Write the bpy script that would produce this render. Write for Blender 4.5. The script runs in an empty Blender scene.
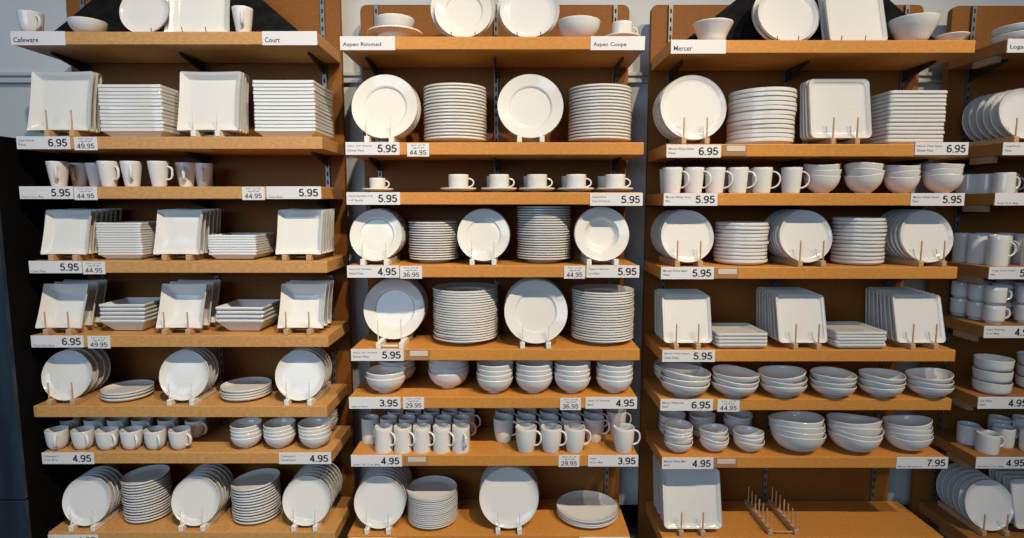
import bpy, bmesh, math, random
from mathutils import Vector, Matrix
random.seed(11)
PI = math.pi
SC = bpy.context.scene
COL = SC.collection

# ------------------------------------------------------------------ camera, world, lights, exposure
F_PX, CX, CY = 580.0, 512.0, 269.0          # 1024 x 538 frame
PITCH = math.radians(6.3)
CP, SP = math.cos(PITCH), math.sin(PITCH)
D = 2.40                                    # distance from the camera to the front edges of the shelves
PANEL_B, WALL_B = 0.325, 0.43                # back boards and wall, behind the shelf fronts
def ray(y, b):
    v = (y - CY) / F_PX
    t = (D + b) / (CP - v * SP)
    return t, t * (-SP - v * CP)
H = -ray(526, WALL_B)[1]                    # eye height: the wall meets the floor at z = 0
def W(x, y, b=0.0):                         # a point of the photo at a known depth, in metres
    t, z = ray(y, b)
    return Vector((t * (x - CX) / F_PX, D + b, H + z))

cam_data = bpy.data.cameras.new('camera')
cam_data.sensor_width = 36; cam_data.sensor_fit = 'HORIZONTAL'
cam_data.lens = 36 * F_PX / 1024
cam = bpy.data.objects.new('camera', cam_data); COL.objects.link(cam)
cam.location = (0, 0, H); cam.rotation_euler = (PI/2 - PITCH, 0, 0)
SC.camera = cam

world = bpy.data.worlds.new('world'); SC.world = world; world.use_nodes = True
bg = world.node_tree.nodes['Background']
bg.inputs['Color'].default_value = (0.50, 0.68, 0.92, 1); bg.inputs['Strength'].default_value = 0.10

def area(name, loc, target, size, size_y, power, color):
    l = bpy.data.lights.new(name, 'AREA'); l.shape = 'RECTANGLE'; l.size = size; l.size_y = size_y
    l.energy = power; l.color = color
    o = bpy.data.objects.new(name, l); COL.objects.link(o); o.location = loc
    o.rotation_euler = (Vector(target) - Vector(loc)).to_track_quat('-Z', 'Y').to_euler()
    return o
# daylight through the shop window behind the photographer
area('shop_window_daylight', (-2.7, -3.4, 2.9), (-.6, 2.4, 1.5), 4.2, 2.2, 108, (0.50, 0.74, 1.0))
# warm track spots in the ceiling in front of the shelves
def spot(name, loc, target, power, cone=44, color=(1.0, 0.84, 0.62), radius=0.05):
    l = bpy.data.lights.new(name, 'SPOT'); l.energy = power; l.color = color
    l.spot_size = math.radians(cone); l.spot_blend = 0.85; l.shadow_soft_size = radius
    o = bpy.data.objects.new(name, l); COL.objects.link(o); o.location = loc
    o.rotation_euler = (Vector(target) - Vector(loc)).to_track_quat('-Z', 'Y').to_euler()
for lx, tx, pw in ((0.5, -1.6, 460), (1.4, -0.3, 455), (2.5, 0.95, 440), (3.7, 2.1, 270)):
    spot('track_spot_light', (lx, D - 3.0, 4.95), (tx, D, 1.62), pw)

SC.view_settings.view_transform = 'Standard'; SC.view_settings.look = 'None'
SC.view_settings.gamma = 1; SC.view_settings.use_curve_mapping = False
SC.view_settings.exposure = 0.30

# ------------------------------------------------------------------ materials
def mat(name, color, rough=0.5, metal=0.0, spec=0.5):
    m = bpy.data.materials.new(name); m.use_nodes = True
    b = m.node_tree.nodes['Principled BSDF']
    b.inputs['Base Color'].default_value = (*color, 1); b.inputs['Roughness'].default_value = rough
    b.inputs['Metallic'].default_value = metal; b.inputs['Specular IOR Level'].default_value = spec
    return m
def noisy(m, c1, c2, scale, stretch=(1, 1, 1), bump=0.0, bscale=None, detail=4, dist=0.01, lo=0.35, hi=0.65):
    nt = m.node_tree; b = nt.nodes['Principled BSDF']
    tc = nt.nodes.new('ShaderNodeTexCoord'); mp = nt.nodes.new('ShaderNodeMapping')
    mp.inputs['Scale'].default_value = stretch
    nt.links.new(tc.outputs['Object'], mp.inputs['Vector'])
    n = nt.nodes.new('ShaderNodeTexNoise'); n.inputs['Scale'].default_value = scale; n.inputs['Detail'].default_value = detail
    nt.links.new(mp.outputs[0], n.inputs['Vector'])
    if c1:
        r = nt.nodes.new('ShaderNodeValToRGB')
        r.color_ramp.elements[0].position = lo; r.color_ramp.elements[1].position = hi
        r.color_ramp.elements[0].color = (*c1, 1); r.color_ramp.elements[1].color = (*c2, 1)
        nt.links.new(n.outputs['Fac'], r.inputs['Fac']); nt.links.new(r.outputs[0], b.inputs['Base Color'])
    if bump:
        n2 = nt.nodes.new('ShaderNodeTexNoise'); n2.inputs['Scale'].default_value = bscale or scale
        n2.inputs['Detail'].default_value = 2
        nt.links.new(tc.outputs['Object'], n2.inputs['Vector'])
        bp = nt.nodes.new('ShaderNodeBump'); bp.inputs['Strength'].default_value = bump; bp.inputs['Distance'].default_value = dist
        nt.links.new(n2.outputs['Fac'], bp.inputs['Height']); nt.links.new(bp.outputs[0], b.inputs['Normal'])
    return m
M = {}
M['porcelain'] = mat('white_porcelain', (0.71, 0.71, 0.70), 0.08)
M['ivory'] = mat('warm_white_porcelain', (0.71, 0.70, 0.665), 0.09)
M['rippled'] = noisy(mat('rippled_white_glaze', (0.71, 0.70, 0.675), 0.09), None, None, 60, bump=0.20, bscale=75, dist=0.004)
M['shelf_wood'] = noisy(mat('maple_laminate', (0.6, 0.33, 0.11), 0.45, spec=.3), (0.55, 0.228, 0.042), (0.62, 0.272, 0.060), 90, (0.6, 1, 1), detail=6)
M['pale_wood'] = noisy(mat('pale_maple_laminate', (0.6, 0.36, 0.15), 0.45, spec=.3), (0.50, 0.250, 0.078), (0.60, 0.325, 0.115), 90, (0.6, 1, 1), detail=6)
M['shaded_wood'] = noisy(mat('shaded_maple_laminate', (0.3, 0.13, 0.03), 0.5, spec=.3), (0.30, 0.125, 0.028), (0.36, 0.155, 0.040), 90, (0.6, 1, 1), detail=6)  # far right bay's maple, its weaker light put into the darker colour
M['panel_wood'] = noisy(mat('brown_fibreboard', (0.3, 0.13, 0.03), 0.6, spec=.25), (0.200, 0.072, 0.010), (0.232, 0.086, 0.013), 70, detail=6)
M['cleat'] = mat('light_wood_cleat', (0.34, 0.22, 0.12), 0.5)
M['rack_wood'] = noisy(mat('beech_dowel_wood', (0.6, 0.38, 0.2), 0.5), (0.50, 0.29, 0.14), (0.62, 0.38, 0.20), 40, (1, 0.2, 1))
M['rack_white'] = mat('white_painted_wood', (0.78, 0.76, 0.70), 0.4)
M['card'] = mat('white_card', (0.72, 0.71, 0.72), 0.55)
M['ink'] = mat('black_ink', (0.02, 0.02, 0.025), 0.6)
M['grey_ink'] = mat('grey_ink', (0.09, 0.09, 0.10), 0.6)
M['strip'] = mat('beige_paper_strip', (0.62, 0.55, 0.46), 0.5)
M['holder'] = mat('brown_tinted_plastic', (0.40, 0.20, 0.085), 0.25)
M['steel'] = mat('brushed_steel', (0.20, 0.20, 0.195), 0.42, 0.7)
M['slot'] = mat('dark_slot', (0.01, 0.01, 0.01), 0.8)
M['black_metal'] = mat('black_metal', (0.02, 0.018, 0.016), 0.45)
M['cloth'] = noisy(mat('black_cloth', (0.012, 0.012, 0.014), 0.9, spec=.1), (0.005, 0.005, 0.006), (0.011, 0.011, 0.013), 25)
M['wall'] = noisy(mat('grey_wall_paint', (0.4, 0.41, 0.42), 0.6), (0.50, 0.53, 0.54), (0.54, 0.57, 0.58), 3)
M['wall_low'] = noisy(mat('slate_wall_paint', (0.2, 0.21, 0.21), 0.6), (0.46, 0.48, 0.48), (0.50, 0.52, 0.52), 3)
M['trim'] = mat('grey_trim_paint', (0.42, 0.44, 0.44), 0.45)
M['black_paint'] = mat('matte_black_paint', (0.0025, 0.0025, 0.003), 0.9, spec=.1)
M['floor'] = noisy(mat('grey_floor', (0.3, 0.29, 0.27), 0.5), (0.13, 0.125, 0.115), (0.17, 0.165, 0.155), 12)
M['navy'] = noisy(mat('navy_stained_wood', (0.02, 0.04, 0.07), 0.45), (0.006, 0.015, 0.027), (0.016, 0.033, 0.052), 14, (1, 1, 0.12), detail=6)

# ------------------------------------------------------------------ mesh helpers
def finish(name, bm, m, parent=None, smooth=False, bevel=0.0, angle=None):
    bmesh.ops.recalc_face_normals(bm, faces=bm.faces)
    me = bpy.data.meshes.new(name); bm.to_mesh(me); bm.free()
    for x in (m if isinstance(m, (list, tuple)) else [m]): me.materials.append(x)
    if smooth:
        for p in me.polygons: p.use_smooth = True
    if angle: me.set_sharp_from_angle(angle=math.radians(angle))
    o = bpy.data.objects.new(name, me); COL.objects.link(o)
    if bevel:
        md = o.modifiers.new('bevel', 'BEVEL'); md.width = bevel; md.segments = 2; md.limit_method = 'ANGLE'
    if parent: o.parent = parent
    return o
def box(bm, x0, x1, y0, y1, z0, z1, mi=0):
    vs = [bm.verts.new(p) for p in ((x0,y0,z0),(x1,y0,z0),(x1,y1,z0),(x0,y1,z0),(x0,y0,z1),(x1,y0,z1),(x1,y1,z1),(x0,y1,z1))]
    for f in ((3,2,1,0),(4,5,6,7),(0,1,5,4),(1,2,6,5),(2,3,7,6),(3,0,4,7)):
        bm.faces.new([vs[i] for i in f]).material_index = mi
def circle_shape(n=56):
    return [(math.cos(2*PI*i/n), math.sin(2*PI*i/n)) for i in range(n)]
def square_shape(cr=0.1, k=7, bow=0.0):
    pts = []
    for q in range(4):
        ccx, ccy = [(1,1),(-1,1),(-1,-1),(1,-1)][q]
        for i in range(k+1):
            a = PI/2*q + PI/2*i/k
            pts.append((ccx*(1-cr) + cr*math.cos(a), ccy*(1-cr) + cr*math.sin(a)))
        # points along the side, so that it can bow inwards
        nx = pts[-1]; 
        a2 = [( -1, 1), (-1,-1), (1,-1), (1,1)][q]
        start = (a2[0]*(1-cr) + cr*math.cos(PI/2*(q+1)), a2[1]*(1-cr) + cr*math.sin(PI/2*(q+1)))
        for j in range(1, 6):
            t = j/6; px = nx[0]*(1-t)+start[0]*t; py = nx[1]*(1-t)+start[1]*t
            s = 1 - bow*math.sin(PI*t)
            if abs(nx[0]-start[0]) > abs(nx[1]-start[1]): py *= s
            else: px *= s
            pts.append((px, py))
    return pts
def shell(bm, shape, prof):
    """prof: (r, z) from the middle of the underside, out round the rim, to the middle of the inside"""
    rings = []
    for r, z in prof:
        if r <= 1e-6: rings.append([bm.verts.new((0, 0, z))])
        else: rings.append([bm.verts.new((r*a, r*b_, z)) for a, b_ in shape])
    n = len(shape)
    for A, B in zip(rings, rings[1:]):
        for i in range(n):
            j = (i+1) % n
            if len(A) == 1: bm.faces.new([A[0], B[i], B[j]])
            elif len(B) == 1: bm.faces.new([A[i], A[j], B[0]])
            else: bm.faces.new([A[i], A[j], B[j], B[i]])
def smooth_curve(pts, k=4):
    """Catmull-Rom through control points"""
    out = []
    P = [pts[0]] + list(pts) + [pts[-1]]
    for i in range(1, len(P)-2):
        for s in range(k):
            t = s/k
            q = []
            for d in range(2):
                a, b_, c, e = P[i-1][d], P[i][d], P[i+1][d], P[i+2][d]
                q.append(0.5*((2*b_)+(-a+c)*t+(2*a-5*b_+4*c-e)*t*t+(-a+3*b_-3*c+e)*t**3))
            out.append(tuple(q))
    out.append(pts[-1])
    return out
def vessel(R, inner, t, w, foot, base=None, k=3):
    """inner: (r/R, z) of the inside from centre to rim in metres z; t vertical and w radial thickness;
    foot: (radius fraction, height) of the foot ring"""
    ins = smooth_curve([(r*R, z) for r, z in inner], k)
    out = [(max(r + w*min(1, r/(0.5*R)), 0), z - t) for r, z in ins]
    fr, fh = foot[0]*R, foot[1]
    lo = out[0][1]
    prof = [(0, lo)]
    outer = [p for p in out if p[0] > fr]
    prof += [(fr*0.86, lo), (fr*0.88, lo-fh), (fr*0.97, lo-fh)]
    prof += outer
    rr, rz = out[-1]; ir, iz = ins[-1]
    prof += [(rr + 0.0004, rz + 0.5*(iz-rz)), (rr-0.0004, iz + 0.0004), ((rr+ir)/2, iz+0.0009)]
    prof += list(reversed(ins[1:])) + [(0, ins[0][1])]
    dz = -min(z for _, z in prof)
    return [(r, z+dz) for r, z in prof]

MESH = {}
def kind_mesh(key, name, shape, prof, m, distort=None):
    bm = bmesh.new(); shell(bm, shape, prof)
    if distort:
        for v in bm.verts: v.co = distort(v.co)
    bmesh.ops.recalc_face_normals(bm, faces=bm.faces)
    me = bpy.data.meshes.new(name); bm.to_mesh(me); bm.free(); me.materials.append(m)
    for p in me.polygons: p.use_smooth = True
    me.set_sharp_from_angle(angle=math.radians(50))
    MESH[key] = dict(mesh=me, name=name, R=max(r for r, _ in prof), h=max(z for _, z in prof))
C = circle_shape()
SQ = square_shape(0.055, 5, 0.025)
SQR = square_shape(0.17, 8, 0.0)
# square plates and bowls with sharp corners
kind_mesh('court_dinner', 'square_plate', SQ, vessel(.125, [(0,.004),(.70,.004),(.80,.007),(.92,.020),(1,.026)], .0105, .001, (.62,.003)), M['porcelain'])
kind_mesh('court_salad', 'square_plate', SQ, vessel(.095, [(0,.004),(.70,.004),(.80,.007),(.92,.018),(1,.023)], .0075, .001, (.6,.003)), M['porcelain'])
kind_mesh('court_bowl', 'square_bowl', SQ, vessel(.096, [(0,.004),(.55,.004),(.66,.010),(.85,.032),(1,.050)], .008, .0015, (.5,.003)), M['porcelain'])
# round rimmed plates
RIM = [(0,.004),(.56,.0045),(.63,.008),(.68,.0125),(.72,.0135),(.88,.019),(1,.0235)]
kind_mesh('rim_dinner', 'rimmed_plate', C, vessel(.135, RIM, .0064, .0008, (.55,.002)), M['ivory'])
kind_mesh('rim_salad', 'rimmed_plate', C, vessel(.110, [(r, z*.85) for r, z in RIM], .0042, .0008, (.55,.002)), M['ivory'])
kind_mesh('rim_bowl', 'pasta_bowl', C, vessel(.114, [(0,.004),(.40,.005),(.54,.013),(.62,.028),(.66,.0325),(.85,.037),(1,.041)], .005, .001, (.4,.003)), M['ivory'])
# plain round plates with upturned edge
COUPE = [(0,.004),(.68,.0045),(.82,.007),(.93,.012),(1,.018)]
kind_mesh('cafe_plate', 'round_plate', C, vessel(.107, COUPE, .0068, .001, (.62,.002)), M['porcelain'])
kind_mesh('coupe_salad', 'round_plate', C, vessel(.108, COUPE, .0048, .001, (.6,.002)), M['porcelain'])
kind_mesh('coupe_dinner', 'round_plate', C, vessel(.131, COUPE, .0055, .001, (.6,.002)), M['porcelain'])
kind_mesh('merc_dinner', 'rippled_plate', C, vessel(.138, [(0,.004),(.78,.005),(.90,.009),(1,.017)], .0135, .001, (.66,.002)), M['rippled'])
kind_mesh('merc_salad', 'rippled_plate', C, vessel(.113, [(0,.004),(.78,.005),(.90,.009),(1,.016)], .0110, .001, (.66,.002)), M['rippled'])
kind_mesh('merc_sq', 'rounded_square_plate', SQR, vessel(.105, [(0,.004),(.80,.0045),(.90,.008),(1,.015)], .0100, .001, (.66,.002)), M['rippled'])
kind_mesh('merc_sq_dinner', 'rounded_square_plate', SQR, vessel(.130, [(0,.004),(.80,.0045),(.90,.008),(1,.016)], .0115, .001, (.66,.002)), M['rippled'])
# bowls
def bowl(key, name, R, h, foot, m, t=.004, w=.003, flare=0.0, flat=.42, distort=None):
    inner = [(0,.004),(flat,.006),(flat+.18*(1-flat)/.58,.004+h*.12),(flat+.36*(1-flat)/.58*(1-flare*.3),.004+h*.38),(1-.06*(1-flare)-flare*.14,.004+h*.72),(1,h)]
    if flare == 0: inner = [(0,.004),(flat,.006),(.62,h*.22),(.82,h*.46),(.94,h*.72),(1,h)]
    kind_mesh(key, name, C, vessel(R, inner, t, w, (foot,.004)), m, distort)
oval = lambda co: Vector((co.x, co.y, co.z + 0.05*co.z*math.sin(2*math.atan2(co.y, co.x)+.6)))
bowl('cafe_bowl', 'bowl', .068, .058, .42, M['porcelain'], flat=.30)
bowl('aspen_bowl', 'bowl', .076, .064, .40, M['porcelain'], flat=.28)
bowl('aspen_round_bowl', 'bowl', .085, .078, .42, M['porcelain'], flat=.30)
bowl('merc_cereal', 'bowl', .082, .084, .42, M['rippled'], flat=.36, distort=oval)
bowl('merc_cone', 'bowl', .083, .088, .48, M['rippled'], flat=.44, flare=.9)
bowl('merc_low', 'low_bowl', .104, .060, .48, M['rippled'], flat=.40, distort=oval)
bowl('merc_mini', 'small_bowl', .061, .048, .45, M['rippled'], flat=.40, distort=oval)
bowl('merc_serve', 'serving_bowl', .118, .092, .34, M['rippled'], flat=.28, distort=oval)
bowl('deep_flared', 'bowl', .088, .100, .42, M['rippled'], flat=.34, flare=.25)
bowl('merc_dish', 'shallow_bowl', .072, .042, .45, M['rippled'], flat=.36, flare=.4)
bowl('wide_bowl', 'bowl', .080, .066, .46, M['porcelain'], flat=.36, flare=.7)
kind_mesh('straight_bowl', 'straight_bowl', C, vessel(.084, [(0,.004),(.72,.005),(.88,.010),(.955,.022),(.985,.045),(1,.060)], .005, .003, (.74,.003)), M['ivory'])
kind_mesh('low_straight', 'straight_dish', C, vessel(.100, [(0,.004),(.80,.005),(.93,.010),(.98,.02),(1,.030)], .004, .003, (.80,.003)), M['ivory'])
kind_mesh('deep_cup', 'bowl', C, vessel(.080, [(0,.004),(.50,.006),(.72,.014),(.88,.032),(.97,.052),(1,.062)], .004, .003, (.50,.003)), M['ivory'])
kind_mesh('saucer', 'saucer', C, vessel(.075, [(0,.004),(.45,.0045),(.60,.007),(.85,.012),(1,.017)], .004, .0008, (.45,.002)), M['ivory'])

# mugs: body + handle
MUGS = {}
def mug_kind(key, name, body, inner_w, handle, m):
    """body: (r, z) of the outside from the foot up; handle: (z_low, z_high, reach, tube radius, squareness)"""
    out = smooth_curve(body, 3)
    ins = [(r - inner_w, z) for r, z in out if z > .006]
    prof = [(0, .003), (body[0][0]*.85, .003), (body[0][0]*.88, 0)] + out + [(out[-1][0]-.0005, out[-1][1]+.0008), (out[-1][0]-inner_w*.6, out[-1][1]+.0009)]
    prof += list(reversed(ins)) + [(ins[0][0]*.8, .006), (0, .006)]
    bm = bmesh.new(); shell(bm, circle_shape(40), prof)
    bmesh.ops.recalc_face_normals(bm, faces=bm.faces)
    me = bpy.data.meshes.new(name + '_body'); bm.to_mesh(me); bm.free(); me.materials.append(m)
    for p in me.polygons: p.use_smooth = True
    me.set_sharp_from_angle(angle=math.radians(60))
    zl, zh, reach, tr, sqn = handle
    def rad(z):
        for (r0, z0), (r1, z1) in zip(out, out[1:]):
            if z0 <= z <= z1: return r0 + (r1-r0)*(z-z0)/max(z1-z0, 1e-6)
        return out[-1][0]
    bm = bmesh.new(); n, ks = 16, 8; rings = []
    for i in range(n+1):
        a = -PI/2 + PI*i/n
        ca, sa = math.cos(a), math.sin(a)
        e = 1 - 0.5*sqn
        ca = math.copysign(abs(ca)**e, ca); sa2 = math.copysign(abs(sa)**e, sa)
        z = (zl+zh)/2 + (zh-zl)/2*sa2
        base = (rad(zl)*(1-i/n) + rad(zh)*(i/n)) - .002
        x = base + reach*ca
        # direction of the tube
        rings.append((Vector((x, 0, z)), a))
    ringv = []
    for i, (p, a) in enumerate(rings):
        q = rings[min(i+1, n)][0] - rings[max(i-1, 0)][0]
        q.normalize(); nrm = Vector((q.z, 0, -q.x))
        ringv.append([bm.verts.new(p + nrm*tr*math.cos(2*PI*j/ks) + Vector((0,1,0))*tr*1.35*math.sin(2*PI*j/ks)) for j in range(ks)])
    for A, B in zip(ringv, ringv[1:]):
        for j in range(ks): bm.faces.new([A[j], A[(j+1) % ks], B[(j+1) % ks], B[j]])
    bm.faces.new(ringv[0]); bm.faces.new(ringv[-1])
    bmesh.ops.recalc_face_normals(bm, faces=bm.faces)
    hm = bpy.data.meshes.new('handle'); bm.to_mesh(hm); bm.free(); hm.materials.append(m)
    for p in hm.polygons: p.use_smooth = True
    MUGS[key] = dict(body=me, handle=hm, name=name, h=out[-1][1], R=max(r for r, _ in out))
mug_kind('court', 'mug', [(.025,.0),(.027,.003),(.031,.03),(.036,.065),(.0405,.104)], .003, (.030,.082,.024,.0042,.8), M['porcelain'])
mug_kind('cafe', 'mug', [(.020,.0),(.025,.003),(.034,.013),(.040,.032),(.0430,.062),(.0445,.086)], .003, (.020,.070,.024,.0048,.2), M['porcelain'])
mug_kind('can', 'tall_mug', [(.036,.0),(.0385,.003),(.0385,.05),(.0385,.110)], .003, (.030,.088,.028,.0040,.3), M['ivory'])
mug_kind('latte', 'latte_mug', [(.030,.0),(.033,.004),(.0405,.033),(.045,.070),(.046,.110)], .003, (.032,.096,.028,.0042,.2), M['ivory'])
mug_kind('mercer', 'mug', [(.031,.0),(.034,.003),(.037,.03),(.0395,.065),(.042,.106)], .0032, (.022,.090,.034,.0038,.1), M['rippled'])
mug_kind('espresso', 'espresso_cup', [(.026,.0),(.029,.002),(.032,.02),(.0335,.052)], .0025, (.014,.042,.018,.003,.1), M['ivory'])
mug_kind('tea', 'teacup', [(.036,.0),(.039,.003),(.0415,.025),(.0425,.066)], .0028, (.015,.050,.024,.0034,.1), M['ivory'])
mug_kind('verge', 'straight_mug', [(.035,.0),(.038,.002),(.038,.05),(.038,.084)], .003, (.018,.068,.024,.004,.3), M['ivory'])
mug_kind('verge_tall', 'straight_mug', [(.035,.0),(.038,.002),(.038,.06),(.038,.128)], .003, (.040,.100,.030,.004,.3), M['ivory'])
mug_kind('stacking', 'stacking_mug', [(.028,.0),(.030,.006),(.036,.012),(.038,.022),(.038,.078)], .003, (.024,.064,.022,.004,.5), M['ivory'])
mug_kind('hue', 'wide_mug', [(.038,.0),(.042,.003),(.043,.045),(.043,.084)], .003, (.022,.070,.028,.0045,.2), M['ivory'])

ORD = ['bottom','second','third','fourth','fifth','sixth','seventh','eighth','ninth','tenth','eleventh','twelfth','thirteenth','fourteenth',
       'fifteenth','sixteenth','seventeenth','eighteenth','nineteenth','twentieth','twenty-first','twenty-second','twenty-third','twenty-fourth']
SHELF = ['top','second','third','fourth','fifth','sixth','seventh','bottom']
BAY = ['left bay','middle bay','right bay','far right bay']
def tag(o, label, cat, group=None):
    o['label'] = label; o['category'] = cat
    if group: o['group'] = group
    return o
def struct(o):
    o['kind'] = 'structure'; return o
def empty(name, loc=(0,0,0), rz=0.0):
    o = bpy.data.objects.new(name, None); COL.objects.link(o); o.empty_display_size = .05
    o.location = loc; o.rotation_euler = (0, 0, rz); return o
def put(key, loc, rot, label, group, name=None, cat=None, scale=1.0):
    k = MESH[key]
    o = bpy.data.objects.new(name or k['name'], k['mesh']); COL.objects.link(o)
    o.location = loc; o.rotation_euler = rot
    if scale != 1.0: o.scale = (scale,)*3
    tag(o, label, (cat or k['name']).replace('_', ' '), group)
    return o
def put_mug(key, loc, yaw, label, group, tilt=(0, 0)):
    k = MUGS[key]
    r = empty(k['name'], loc, yaw); r.rotation_euler = (tilt[0], tilt[1], yaw)
    tag(r, label, k['name'].replace('_', ' '), group)
    for n in ('body', 'handle'):
        o = bpy.data.objects.new(n, k[n]); COL.objects.link(o); o.parent = r
    return r

# ------------------------------------------------------------------ shelves: x ends and y of the top front edge in the photo
FRONT = [  # per bay: (x_left, x_right, y_top_edge)
    [(10.5,317,31.5),(16.5,322,136.5),(19.5,321,186.5),(29,327,261),(31,328,335.5),(33,327,406),(42,331,452.5),(48,335,532)],
    [(340,645,36.5),(345,644,142.3),(346.5,642.5,192.3),(347,639,265.5),(351,640,349),(349,637,397),(351,638,455),(347.5,630,535)],
    [(670.5,976,40),(666,968,144),(664,964.5,193.3),(661,958,267),(662,956,350),(660,952,399),(662,947.5,457),(662,944,537)],
    [(1007,1310,39),(1003,1300,142.5),(995,1290,193),(989,1285,267),(984,1280,326),(978,1270,397),(976,1265,457),(968,1258,537)]]
TH = .050
XB = [(-2.008, -.776), (-.685, .530), (.628, 1.857), (1.985, 3.2)]   # ends of the back boards
Z = [[W(0, y).z for _, _, y in bay] for bay in FRONT]
WOODS = ['pale_wood', 'shelf_wood', 'shelf_wood', 'shaded_wood']

def standard_mesh(z0, z1):
    bm = bmesh.new(); box(bm, -.009, .009, -.012, 0, z0, z1)
    z = z0 + .02
    while z < z1 - .03:
        box(bm, -.0038, .0038, -.0125, -.0118, z, z+.019, 1); z += .038
    return bm
def bracket_mesh(L):
    bm = bmesh.new()
    pts = [(0, 0), (-L, 0), (-L, -.010), (0, -.048)]
    A = [bm.verts.new((-.004, y, z)) for y, z in pts]; B = [bm.verts.new((.004, y, z)) for y, z in pts]
    bm.faces.new(A); bm.faces.new(B[::-1])
    for i in range(4): bm.faces.new([A[i], A[(i+1) % 4], B[(i+1) % 4], B[i]])
    return bm
PANEL_TOP = [W(0, -25, PANEL_B).z, W(0, 4.5, PANEL_B).z, W(0, 4.5, PANEL_B).z, W(0, 5.5, PANEL_B).z]
STD = [[(87,66),(205,66),(324,66)], [(377.5,66),(496,66),(614.5,66)], [(669.5,60),(786,66),(903.5,66)], [(970.5,60),(1085,60),(1200,60)]]
for b in range(4):
    x0, x1 = XB[b]
    pr = empty('display_back_board', ((x0+x1)/2, D+PANEL_B, 0))
    tag(pr, f'tall brown wooden back board with slotted steel strips, {BAY[b]}', 'back board', 'wooden back boards behind the shelves')
    bm = bmesh.new(); hw = (x1-x0)/2
    # board with rounded upper corners
    zt = PANEL_TOP[b]; r = .03; prof = [(-hw, 0), (hw, 0)]
    prof += [(hw-r+r*math.cos(a), zt-r+r*math.sin(a)) for a in [PI/2*i/6 for i in range(7)]]
    prof += [(-hw+r-r*math.sin(a), zt-r+r*math.cos(a)) for a in [PI/2*i/6 for i in range(7)]]
    A = [bm.verts.new((x, 0, z)) for x, z in prof]; B = [bm.verts.new((x, .032, z)) for x, z in prof]
    bm.faces.new(A); bm.faces.new(B[::-1])
    for i in range(len(A)): bm.faces.new([A[i], A[(i+1) % len(A)], B[(i+1) % len(A)], B[i]])
    finish('board', bm, M['panel_wood'], pr, bevel=.003)
    for px, py in STD[b]:
        s = finish('slotted_strip', standard_mesh(.05, zt-.004), [M['steel'], M['slot']], pr)
        s.location = (W(px, py, PANEL_B-.01).x - (x0+x1)/2, 0, 0)
    for k, (fx0, fx1, fy) in enumerate(FRONT[b]):
        zt_ = Z[b][k]; xa, xb = W(fx0, fy).x, W(fx1, fy).x
        sr = empty('shelf', ((xa+xb)/2, D, zt_))
        tag(sr, f'thick {"pale " if b==0 else ""}maple shelf, {SHELF[k]} one of the {BAY[b]}', 'shelf', f'wooden shelves of the {BAY[b]}')
        bm = bmesh.new(); box(bm, -(xb-xa)/2, (xb-xa)/2, 0, PANEL_B-.013, -TH, 0)
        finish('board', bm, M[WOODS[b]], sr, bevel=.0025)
        for px, py in STD[b]:
            br = finish('bracket', bracket_mesh(.20), M['black_metal'], sr)
            br.location = (W(px, py, PANEL_B-.01).x - (xa+xb)/2, PANEL_B-.013, -TH-.0005)
        if b == 3:
            bm = bmesh.new(); box(bm, -.012, .012, .05, .17, -TH-.028, -TH-.0005)
            c = finish('cleat', bm, M['cleat'], sr, bevel=.002); c.location = (-(xb-xa)/2+.014, 0, 0)

# ------------------------------------------------------------------ the wall, floor, trims, dark cabinet
bm = bmesh.new(); zsplit = W(0, 80, WALL_B).z
box(bm, -4.2, 4.2, D+WALL_B, D+WALL_B+.1, 0, zsplit, 1); box(bm, -4.2, 4.2, D+WALL_B, D+WALL_B+.1, zsplit, 3.4, 0)
struct(finish('wall_back', bm, [M['wall'], M['wall_low']]))
bm = bmesh.new(); box(bm, -4.2, 4.2, -4.5, D+WALL_B+.1, -.06, 0); struct(finish('floor', bm, M['floor']))
for i, py in enumerate((77, 271, 457)):
    z = W(0, py, WALL_B-.02).z
    bm = bmesh.new()
    box(bm, -4.2, 4.2, D+WALL_B-.022, D+WALL_B, z+.006, z+.022); box(bm, -4.2, 4.2, D+WALL_B-.010, D+WALL_B, z-.012, z+.006); box(bm, -4.2, 4.2, D+WALL_B-.022, D+WALL_B, z-.026, z-.012)
    struct(finish(f'trim_{i+1}', bm, M['trim'], bevel=.002))
bm = bmesh.new(); box(bm, -4.2, 4.2, D+WALL_B-.015, D+WALL_B, 0, .115); struct(finish('baseboard_back', bm, M['black_paint']))

cb = -.06; cxr = W(0, 134, cb).x; cabz = W(0, 135, cb).z
cx_r = min(W(9, 295, cb).x, -2.032)
cab = empty('dark_cabinet', (cx_r-.45, D+cb, 0)); tag(cab, 'tall black cabinet with navy stained door at the far left edge', 'cabinet')
bm = bmesh.new(); box(bm, -.45, .45, 0, .475, 0, cabz); finish('carcass', bm, M['black_paint'], cab, bevel=.003)
zs = W(0, 498, cb).z
bm = bmesh.new(); box(bm, -.445, .449, -.02, -.0005, zs+.003, cabz-.004); finish('door', bm, M['navy'], cab, bevel=.002)
bm = bmesh.new(); box(bm, -.445, .449, -.02, -.0005, .01, zs-.003); finish('drawer_front', bm, M['navy'], cab, bevel=.002)

# ------------------------------------------------------------------ writing on cards
_txt = {}
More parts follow.
